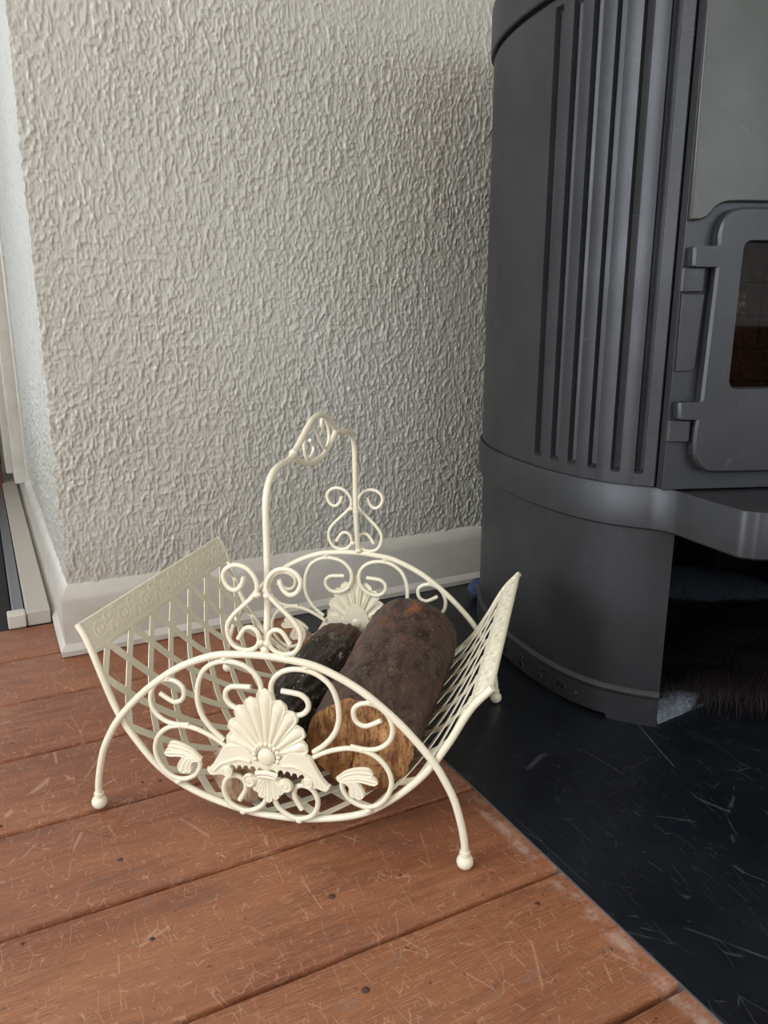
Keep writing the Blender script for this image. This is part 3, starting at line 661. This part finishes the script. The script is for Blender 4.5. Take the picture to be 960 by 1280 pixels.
def palmette():
    c = (0.0, .1130); B0 = -.0040; mb = MB()
    tips = [(0, .1995, .0112), (.0190, .1868, .0108), (.0345, .1742, .0105), (.0455, .1540, .0102), (.0505, .1330, .0100)]
    tips = [t for x in tips for t in ([x] if x[0] == 0 else [x, (-x[0], x[1], x[2])])]
    def petal(x1, z1, wd):
        d = Vector((x1 - c[0], z1 - c[1])); L = d.length; d /= L; pn = Vector((-d.y, d.x)); s0 = .012; rf, rb = [], []
        for i in range(19):
            t = i / 18; s = s0 + (L - s0) * t
            wv = wd * ((.26 + .74 * t ** .9 / .85) if t < .84 else (.26 + .74 * .84 ** .9 / .85) * math.sqrt(max(0, 1 - ((t - .84) / .16) ** 2)))
            wv = max(wv, .0002); a, b = [], []
            for j in range(13):
                q = -1 + j / 6; aq = abs(q); e = min(1, (1 - t) * 9)
                rim = .55 * math.exp(-((aq - .84) / .12) ** 2); rid = math.exp(-(q / .50) ** 4) * min(1, e * 1.2) * (1 - .0 * t)
                tiprim = math.exp(-((t - .955) / .035) ** 2)
                hh = .0010 + .0030 * max(rim, .55 * tiprim, rid * min(1, max(0, .93 - t) * 9)); hh *= (0 if aq > .99 else 1)
                if t > .995: hh *= .2
                x = c[0] + d.x * s + pn.x * q * wv; z = c[1] + d.y * s + pn.y * q * wv
                a.append((x, B0 - hh, z)); b.append((x, B0 + .0014 - hh * .75, z))
            rf.append(a); rb.append(b)
        mb.grid(rf); mb.grid(rb); mb.grid([[r[0] for r in rf], [r[0] for r in rb]]); mb.grid([[r[-1] for r in rf], [r[-1] for r in rb]])
    for t in tips: petal(*t)
    # backing fan so the petals hold together
    ang = [math.atan2(z - c[1], x) for x, z, _ in tips]; fan = sorted([(math.atan2(z - c[1], x), math.hypot(x, z - c[1]) * .42) for x, z, _ in tips])
    poly = [(math.cos(a) * r, c[1] + math.sin(a) * r) for a, r in fan] + [(-.030, .108), (-.012, .094), (.012, .094), (.030, .108)]
    mb.prism(poly, lambda x, z: (x, B0 - .0008, z), lambda x, z: (x, B0 + .0014, z))
    # bead ring and teardrop boss
    for i in range(11):
        a = math.radians(-22 + 224 * i / 10); mb.ball((.0152 * math.cos(a), B0 - .0032, c[1] + .0015 + .0152 * math.sin(a)), .0030, (1, 1, 1), 8, 6)
    mb.ball((0, B0 - .0022, c[1] - .0005), .0112, (1, .55, 1.08), 16, 10)
    mb.ball((0, B0 - .0020, c[1] - .0105), .0078, (1, .5, 1.1), 12, 8)
    # wings
    W = [(.0, .1065), (.012, .1060), (.030, .1250), (.0515, .1215), (.0560, .1165), (.0620, .1055), (.0690, .0935), (.0755, .0862), (.0775, .0868), (.0768, .0815), (.0735, .0780), (.0690, .0778), (.0620, .0800), (.0560, .0800), (.0500, .0790), (.0455, .0830), (.0445, .0890), (.0462, .0935), (.0445, .0965), (.0415, .0945), (.0385, .0905), (.0365, .0960), (.0335, .0965), (.0305, .0918), (.0280, .0968), (.0250, .0975), (.0215, .0925), (.0190, .0975), (.0160, .0975), (.0125, .0920), (.0090, .0975), (0, .0960)]
    for s in (1, -1):
        Wp = [(s * x, z) for x, z in W]
        n = len(Wp); bmw = bmesh.new(); v0 = [bmw.verts.new((x, B0 + .0012, z)) for x, z in Wp]; f = bmw.faces.new(v0)
        r = bmesh.ops.extrude_face_region(bmw, geom=[f]); vs = [g for g in r['geom'] if isinstance(g, bmesh.types.BMVert)]
        for v in vs: v.co.y = B0 - .0024
        tf = [g for g in r['geom'] if isinstance(g, bmesh.types.BMFace)]
        bmesh.ops.inset_region(bmw, faces=tf, thickness=.0013, depth=0)
        for v in tf[0].verts: v.co.y = B0 - .0042
        bmesh.ops.triangulate(bmw, faces=tf)
        bmw.verts.index_update(); mb.add([v.co for v in bmw.verts], [[v.index for v in f.verts] for f in bmw.faces]); bmw.free()
        mb.tube([(s * (.0510 + (.0070 - .0052 * t) * math.cos(4.2 * t * PI * .9 + 2.6)), B0 - .0048, .0870 + (.0070 - .0052 * t) * math.sin(4.2 * t * PI * .9 + 2.6)) for t in [i / 22 for i in range(23)]], .0012, 6)
        mb.ball((s * .0510, B0 - .003, .0870), .0068, (1, .45, 1), 12, 8)
        mb.tube([(s * x, B0 - .0044, z) for x, z in cr([(.020, .1045), (.035, .1060), (.047, .1010), (.058, .0955), (.068, .0850)], 5)], .0022, 6, rfun=lambda t: 1.2 - .6 * t)
        # volutes
        mb.tube([(s * (.0225 + (.0085 - .0068 * t) * math.cos(-t * 9.5 + 1.9)), B0 - .0040, .0775 + (.0085 - .0068 * t) * math.sin(-t * 9.5 + 1.9)) for t in [i / 28 for i in range(29)]], .0016, 6)
        mb.ball((s * .0225, B0 - .001, .0775), .0095, (1, .42, 1), 14, 8)
    # neck rings
    mb.tube([(x, B0 - .0042, .0925 - 14 * x * x) for x in np.linspace(-.0135, .0135, 9)], .0032, 8)
    mb.tube([(x, B0 - .0036, .0872 - 10 * x * x) for x in np.linspace(-.0115, .0115, 9)], .0026, 8)
    for x1, z1 in ((0, .0508), (.0095, .0560), (-.0095, .0560), (.0170, .0640), (-.0170, .0640)):
        leaf_strip(mb, [(x1 * .25, .0855), (x1 * .7, (.0855 + z1) / 2), (x1, z1)], .0060, h=.0036, base=B0, tip=.62)
    mb.prism([(-.016, .086), (-.02, .070), (-.010, .060), (0, .056), (.010, .060), (.02, .070), (.016, .086)], lambda x, z: (x, B0 - .0010, z), lambda x, z: (x, B0 + .0012, z))
    return mb
EP = end_panel(1); PAL = palmette()
def place_panel(y, rot, dx=0):
    par = None; objs = {}
    for nm, mb, pn in EP + [('shell_ornament', PAL, 'end_arch')]:
        key = id(mb)
        if key in CACHE: o = bpy.data.objects.new(nm, CACHE[key]); COL.objects.link(o)
        else:
            o = mb.build(nm, CREAM, None, smooth=50 if nm not in ('end_arch', 'scroll') else 60); CACHE[key] = o.data
        if pn is None: par = o; o.parent = LB; o.location = (dx, y, 0); o.rotation_euler = (0, 0, rot)
        else: o.parent = par
CACHE = {}
place_panel(-.2005, 0); place_panel(.2005, PI, -.0065)
# tray profile (u, z)
TR = [(-.246, .2500), (-.2330, .2250), (-.2050, .1460), (-.1810, .1050), (-.1460, .0660), (-.0990, .0410), (-.0410, .0268), (0, .0245), (.0520, .0288), (.1080, .0445), (.1480, .0710), (.1850, .1090), (.2110, .1500), (.2360, .1980), (.2590, .2270)]
TC = np.array(cr(TR, 12)); TS = arcl(TC); TL = TS[-1]
def tray(s, v, d=0.0):
    x, z, nx, nz = at_s(TC, TS, s); return np.stack([x + nx * d, np.broadcast_to(v, np.shape(x)) + 0 * x, z + nz * d], -1)
for y in (-.1935, .1935):
    MB().tube([(u, y, z) for u, z in TC], .0043, 10).build('tray_rail', CREAM, LB, smooth=60)
for s in (.002, TL - .002):
    p = tray(np.array([s]), 0)[0]; MB().tube([(p[0], -.1945, p[2]), (p[0], .1945, p[2])], .0026, 8).build('top_rail', CREAM, LB, smooth=60)
# lattice strips
PV, PS, WS = .055, .0700, .0050
vlo, vhi = -.191, .191; slo, shi = .041, TL - .041
def strip(v0, dirn):
    # centre line: v = v0 + dirn * (s - slo) * PV / PS
    k = dirn * PV / PS; a, b = slo, shi
    s1 = slo + (vlo - v0) / k; s2 = slo + (vhi - v0) / k; a = max(a, min(s1, s2)); b = min(b, max(s1, s2))
    if b - a < .006: return
    n = max(2, int((b - a) / .010)); s = np.linspace(a, b, n + 1); v = v0 + (s - slo) * k
    L = math.hypot(1, k); ps, pv = -k / L * WS, 1 / L * WS         # half width vector in (s, v)
    off = .0014 if dirn > 0 else .0002
    c = lambda sg, d: tray(np.clip(s + sg * ps, slo - .004, shi + .004), np.clip(v + sg * pv, vlo - .001, vhi + .001), d)
    A, B, C_, D = c(-1, off), c(1, off), c(1, off + .0011), c(-1, off + .0011)
    mb = MB().grid(np.stack([A, B, C_, D], 1), True); mb.f += [(0, 1, 2, 3), tuple(4 * n + i for i in range(4))]
    mb.build('lattice_strip', CREAM, LB, smooth=30)
span = (shi - slo) * PV / PS
k0 = -.163
import itertools
for i in range(-14, 16):
    v0 = k0 + i * PV
    if v0 < vhi and v0 + span > vlo: strip(v0, 1)
    if v0 > vlo and v0 - span < vhi: strip(v0, -1)
# embossed end bands
def band(s_a, s_b, flip):
    Sg, Vg = np.meshgrid(np.linspace(s_a, s_b, 44), np.linspace(vlo - .002, vhi + .002, 330))
    loc = (Sg - min(s_a, s_b)) if not flip else (max(s_a, s_b) - Sg)
    lines = []
    for k in range(7):
        v = -.165 + k * .0550; t = np.linspace(0, 1, 26)
        a = t * 9.0 + .6; r = .0125 * (1 - t) ** .8 + .0012
        lines.append(np.stack([v + r * np.cos(a), .0185 + r * np.sin(a) * .9], -1))
        u = np.linspace(0, 1, 14); lines.append(np.stack([v + .0135 + .028 * u, .016 + .013 * np.sin(u * 5.5)], -1))
        a = t[:14] * 8 + 3; r = .0070 * (1 - t[:14]) + .001; lines.append(np.stack([v + .0290 + r * np.cos(a), .0250 + r * np.sin(a)], -1))
        lines.append(np.stack([v + .022 + .006 * np.cos(u * 6.3), .0095 + .0045 * np.sin(u * 6.3)], -1))
    D = np.full(Sg.shape, 9.0)
    for Ln in lines:
        for q in Ln: D = np.minimum(D, np.hypot(Vg - q[0], loc - q[1]))
    h = .0016 * np.exp(-(D / .0016) ** 2) + .0009 * np.exp(-((loc - .038) / .0012) ** 2) + .0009 * np.exp(-((loc - .0035) / .0014) ** 2)
    P = tray(Sg.ravel(), Vg.ravel(), .0010 ).reshape(Sg.shape + (3,)); Pn = tray(Sg.ravel(), Vg.ravel(), .0020).reshape(Sg.shape + (3,)) - P
    Pn /= np.linalg.norm(Pn, axis=-1, keepdims=True)
    F_ = P + Pn * h[..., None]; o = npmesh('embossed_band', F_, gridfaces(*Sg.shape), CREAM, LB)
    so = o.modifiers.new('thick', 'SOLIDIFY'); so.thickness = .0010; so.offset = 0
    return o
band(.001, .043, False); band(TL - .043, TL - .001, True)
# carrying handle
HB = [(-.199, .2400), (-.1900, .2700), (-.1840, .3100), (-.1815, .3600), (-.1805, .4050), (-.1760, .4230), (-.1660, .4360), (-.1480, .4445), (-.1250, .4470), (-.1020, .4480), (-.088, .4530)]
hup = [(-.088, .4530), (-.070, .4600), (-.048, .4705), (-.022, .4820), (0, .4860), (.022, .4855), (.046, .4790), (.068, .4665), (.086, .4560)]
hlo = [(-.088, .4530), (-.074, .4430), (-.052, .4340), (-.024, .4290), (0, .4285), (.024, .4300), (.048, .4360), (.070, .4460), (.086, .4560)]
h = MB(); right = [(-v, z + (.002 if abs(v) < .12 else 0)) for v, z in HB]
for P, r in ((HB, .0040), (right, .0040), (hup, .0040), (hlo, .0038)): h.tube([(0, v, z) for v, z in cr(P, 6)], r, 10)
for v, z in ((-.088, .453), (.087, .4555), (-.1975, .2445), (.1975, .2445), (-.1855, .312), (.1855, .312)): h.ball((0, v, z), .0055, (1, 1.1, 1), 10, 7)
hn = h.build('handle', CREAM, LB, smooth=60)
HS = [(-.0273, .4594), (-.0134, .4490), (-.0190, .4401), (-.0361, .4363), (-.0472, .4467), (-.0484, .4611), (-.0405, .4726), (-.0285, .4790), (-.0162, .4771), (.0027, .4630), (.0223, .4448), (.0381, .4388), (.0525, .4486), (.0507, .4644), (.0378, .4790), (.0282, .4830), (.0215, .4740), (.0289, .4641), (.0393, .4575)]
MB().tube([(0, v, z) for v, z in cr(HS, 5)], .0023, 8).build('handle_scroll', CREAM, hn, smooth=60)

# ------------------------------------------------------------------ logs
def make_log(name, label, front, back, r0, r1, bark, cut, seed, squash=(1, 1), rough=.004, back_round=.035, arch_cut=None):
    """front/back centres in the basket's frame"""
    Mx = LB.matrix_basis if False else Matrix.Translation(BC) @ Matrix.Rotation(AB, 4, 'Z')
    f, b = Mx @ Vector(front), Mx @ Vector(back); ax = (b - f); L = ax.length
    root = thing(name, label, 'log', f); q = ax.to_track_quat('Y', 'Z'); root.rotation_mode = 'QUATERNION'; root.rotation_quaternion = q
    nu, nl = 110, 90; th = np.linspace(0, 2 * PI, nu, endpoint=False); t = np.linspace(0, 1, nl); T, A = np.meshgrid(t, th, indexing='ij')
    R = r0 + (r1 - r0) * T; y = T * L; ca, sa = np.cos(A), np.sin(A)
    k = seed * 10
    R = R * (1 + .055 * vnoise(ca * 1.2 + k, sa * 1.2, y * 5, seed)) + rough * .55 * fbm(ca * 3 + k, sa * 3, y * 14, 4, seed) + rough * .25 * vnoise(ca * 14, sa * 14 + k, y * 60, seed + 3)
    e = np.clip((y - (L - back_round)) / back_round, 0, 1); R *= np.sqrt(np.clip(1 - .75 * e ** 2.2, 0, 1))
    P = np.stack([R * ca * squash[0], y, R * sa * squash[1]], -1)
    mb = MB().grid(P, True)
    c = len(mb.v); mb.v.append((0, L + .004, 0)); mb.f += [((nl - 1) * nu + j, (nl - 1) * nu + (j + 1) % nu, c) for j in range(nu)]
    mb.build('bark', bark, root, smooth=80)
    # rough sawn / broken front face
    rr_ = np.linspace(0, 1, 26)[1:]; rim = P[0]; rows = []
    for q_ in rr_:
        x = rim[:, 0] * q_ * 1.001; z = rim[:, 2] * q_ * 1.001
        yy = -.0018 - .0016 * fbm(x * 120 + k, z * 60, 0, 3, seed + 5) - .003 * (1 - q_ ** 6) + .0065 * (np.exp(-((x + .012 + .004 * vnoise(z * 60, 3)) / .0016) ** 2) * np.clip(.6 - z / r0, 0, 1) * (seed == 2))
        if q_ > .999: yy = yy * 0 - .0002
        rows.append(np.stack([x, yy, z], -1))
    m2 = MB().grid(rows, True); c = len(m2.v); m2.v.append((0, -.005, 0)); m2.f += [(j, (j + 1) % nu, c) for j in range(nu)]
    m2.build('cut_face', cut, root, smooth=80, label='rough fibrous cut end')
    return root
make_log('firewood_log', 'thick dark brown log with a rough orange-brown cut end facing front', (.102, -.160, .1165), (.1000, .176, .1265), .0635, .0675, BARK1, CUT1, 2, (1.03, .97), .0045, .035)
make_log('firewood_log', 'thinner black flaky log with a pale tan cut end behind the shell ornament', (-.046, -.184, .0690), (-.022, .196, .0800), .0405, .0500, BARK2, CUT2, 7, (1.0, .97), .007, .03)

# ------------------------------------------------------------------ bedding under the stove
Ms = Matrix.Translation((.845, .768, 0)) @ Matrix.Rotation(math.radians(-20), 4, 'Z')
def blob_sheet(name, outline_fn, top_fn, m, parent, a0, a1, b0, b1, n=60):
    A, B = np.meshgrid(np.linspace(a0, a1, n), np.linspace(0, 1, n)); bb = b0 + (b1 - b0) * B
    F0 = np.array([outline_fn(a) for a in A[0]]); bb = F0[None, :] + (b1 - F0[None, :]) * B
    Z = top_fn(A, bb, B); P = np.stack([A, bb, Z], -1); P[0, :, 2] = .001
    w_ = [tuple(Ms @ Vector(p)) for p in P.reshape(-1, 3)]
    o = npmesh(name, w_, gridfaces(n, n), m, parent); return o
def bl_front(a): return np.interp(a, [.024, .10, .19, .41], [.012, .048, .085, .11])
bl = blob_sheet('felt_blanket', bl_front, lambda A, B, t: .003 + .018 * np.clip(t * 14, 0, 1) ** .5 + .002 * vnoise(A * 60, B * 60, 0, 3), FELT, None, .024, .415, 0, .5)
bl['label'] = 'grey-blue felt blanket edge showing below the black fur under the stove'; bl['category'] = 'blanket'
cu_ = MB(); rows = []
for i in range(41):
    t = i / 40; a = .03 + .38 * t; b = .44 - .10 * math.sin(PI * t) * 0 - .12 * t; R = .052 * (math.sin(PI * min(1, max(0, t * .96 + .02))) ** .35)
    rows.append([tuple(Ms @ Vector((a + .004 * vnoise(a * 40, k, 0, 2), b + R * math.cos(2 * PI * k / 24) * 1.15, .078 + R * math.sin(2 * PI * k / 24) * (1 + .12 * float(vnoise(a * 25, k * .5, 0, 9)))))) for k in range(24)])
cu_.grid(rows, True); c_ = cu_.build('bolster_cushion', NAVY, None, smooth=80); c_['label'] = 'dark blue-grey bolster cushion behind the black fur under the stove'; c_['category'] = 'cushion'
fur = thing('fur_hide', 'black long-haired fur lying on the blanket beneath the stove', 'fur', (.845, .768, .001), math.radians(-20))
def fu_front(a): return np.interp(a, [.03, .06, .10, .14, .18, .24, .41], [.056, .068, .078, .068, .046, .036, .034])
def fu_top(A, B, t): return .024 + .030 * np.clip(t * 5, 0, 1) ** .7 + .02 * np.clip(t * 2 - .3, 0, 1) + .006 * vnoise(A * 25, B * 25, 0, 5)
A, T = np.meshgrid(np.linspace(.028, .415, 60), np.linspace(0, 1, 60)); F0 = np.array([fu_front(a) for a in A[0]])[None, :]; Bq = F0 + (.40 - F0) * T; Zq = fu_top(A, Bq, T); Zq[0] = .012
npmesh('hide', np.stack([A, Bq, Zq], -1), gridfaces(60, 60), FURB, fur)
nf = 17000; a = RNG.uniform(.03, .413, nf); t = RNG.uniform(0, 1, nf) ** 1.25; f0 = fu_front(a); b = f0 + (.40 - f0) * t; z = fu_top(a, b, t); z = np.where(t < .02, .014, z)
ang = 4.4 + 1.7 * vnoise(a * 9, b * 9, 0, 12) + .5 * RNG.normal(size=nf) * .5; ln = RNG.uniform(.018, .042, nf)
dx, dy = np.cos(ang), np.sin(ang); wd = RNG.uniform(.00025, .0006, nf); ln = ln * (1 + .8 * (t < .12) * (a > .13))
V = []; Fh = []
for k, (f1, rise, ww) in enumerate(((0, 0, 1.0), (.35, .30, .9), (.70, .34, .6), (1.0, .10 , .1))):
    wav = .1 * np.sin(k * 1.7 + a * 300)
    px = a + ln * f1 * (dx + wav * dy); py = b + ln * f1 * (dy - wav * dx); pz = z + ln * rise * .55 - np.where(py < f0, (f0 - py) * 1.1, 0)
    pz = np.maximum(pz, .003)
    for sgn in (-1, 1): V.append(np.stack([px - sgn * dy * wd * ww, py + sgn * dx * wd * ww, pz], -1))
V = np.stack(V, 1).reshape(-1, 3); base_i = (np.arange(nf) * 8)[:, None]
Fh = np.concatenate([base_i + np.array([2 * k, 2 * k + 1, 2 * k + 3, 2 * k + 2]) for k in range(3)])
fo = npmesh('fur_strands', V, Fh, FURM, fur); fo['kind'] = 'stuff'
# blue fleece and cable behind the stove
fb = MB(); rows = []
for i in range(21):
    th = PI * i / 20
    rows.append([(.930 + .024 * math.sin(th) * math.cos(2 * PI * k / 28) * (1 + .12 * float(vnoise(k * .7, i * .5, 0, 3))), 1.355 + .018 * math.sin(th) * math.sin(2 * PI * k / 28), .024 + .022 * math.cos(th) * (1 + .1 * float(vnoise(k * .6, i * .6, 0, 5)))) for k in range(28)])
fb.grid(rows, True); o = fb.build('fleece_cloth', FLEECE, None, smooth=80); o['label'] = 'blue fuzzy fleece cloth poking out behind the base of the stove'; o['category'] = 'cloth'
cb = MB().tube(cr([(.955, 1.352, .004), (.925, 1.33, .0042), (.899, 1.297, .0042), (.880, 1.262, .0042), (.862, 1.245, .0042)], 6), .003, 8).build('power_cable', CABLE, None, smooth=60)
cb['label'] = 'thin grey cable curling along the floor behind the stove'; cb['category'] = 'cable'
# brown timber glimpsed at the far left
o = MB().box((-.20, 3.0, .10), (.035, 3.3, .30)).box((-.20, 3.0, 0), (-.16, 3.3, .10)).box((.0, 3.0, 0), (.035, 3.3, .10)).build('timber_stool', REDWOOD, None, bevel=.004)
o['label'] = 'red-brown timber block at the far left edge beyond the white wall end'; o['category'] = 'furniture'
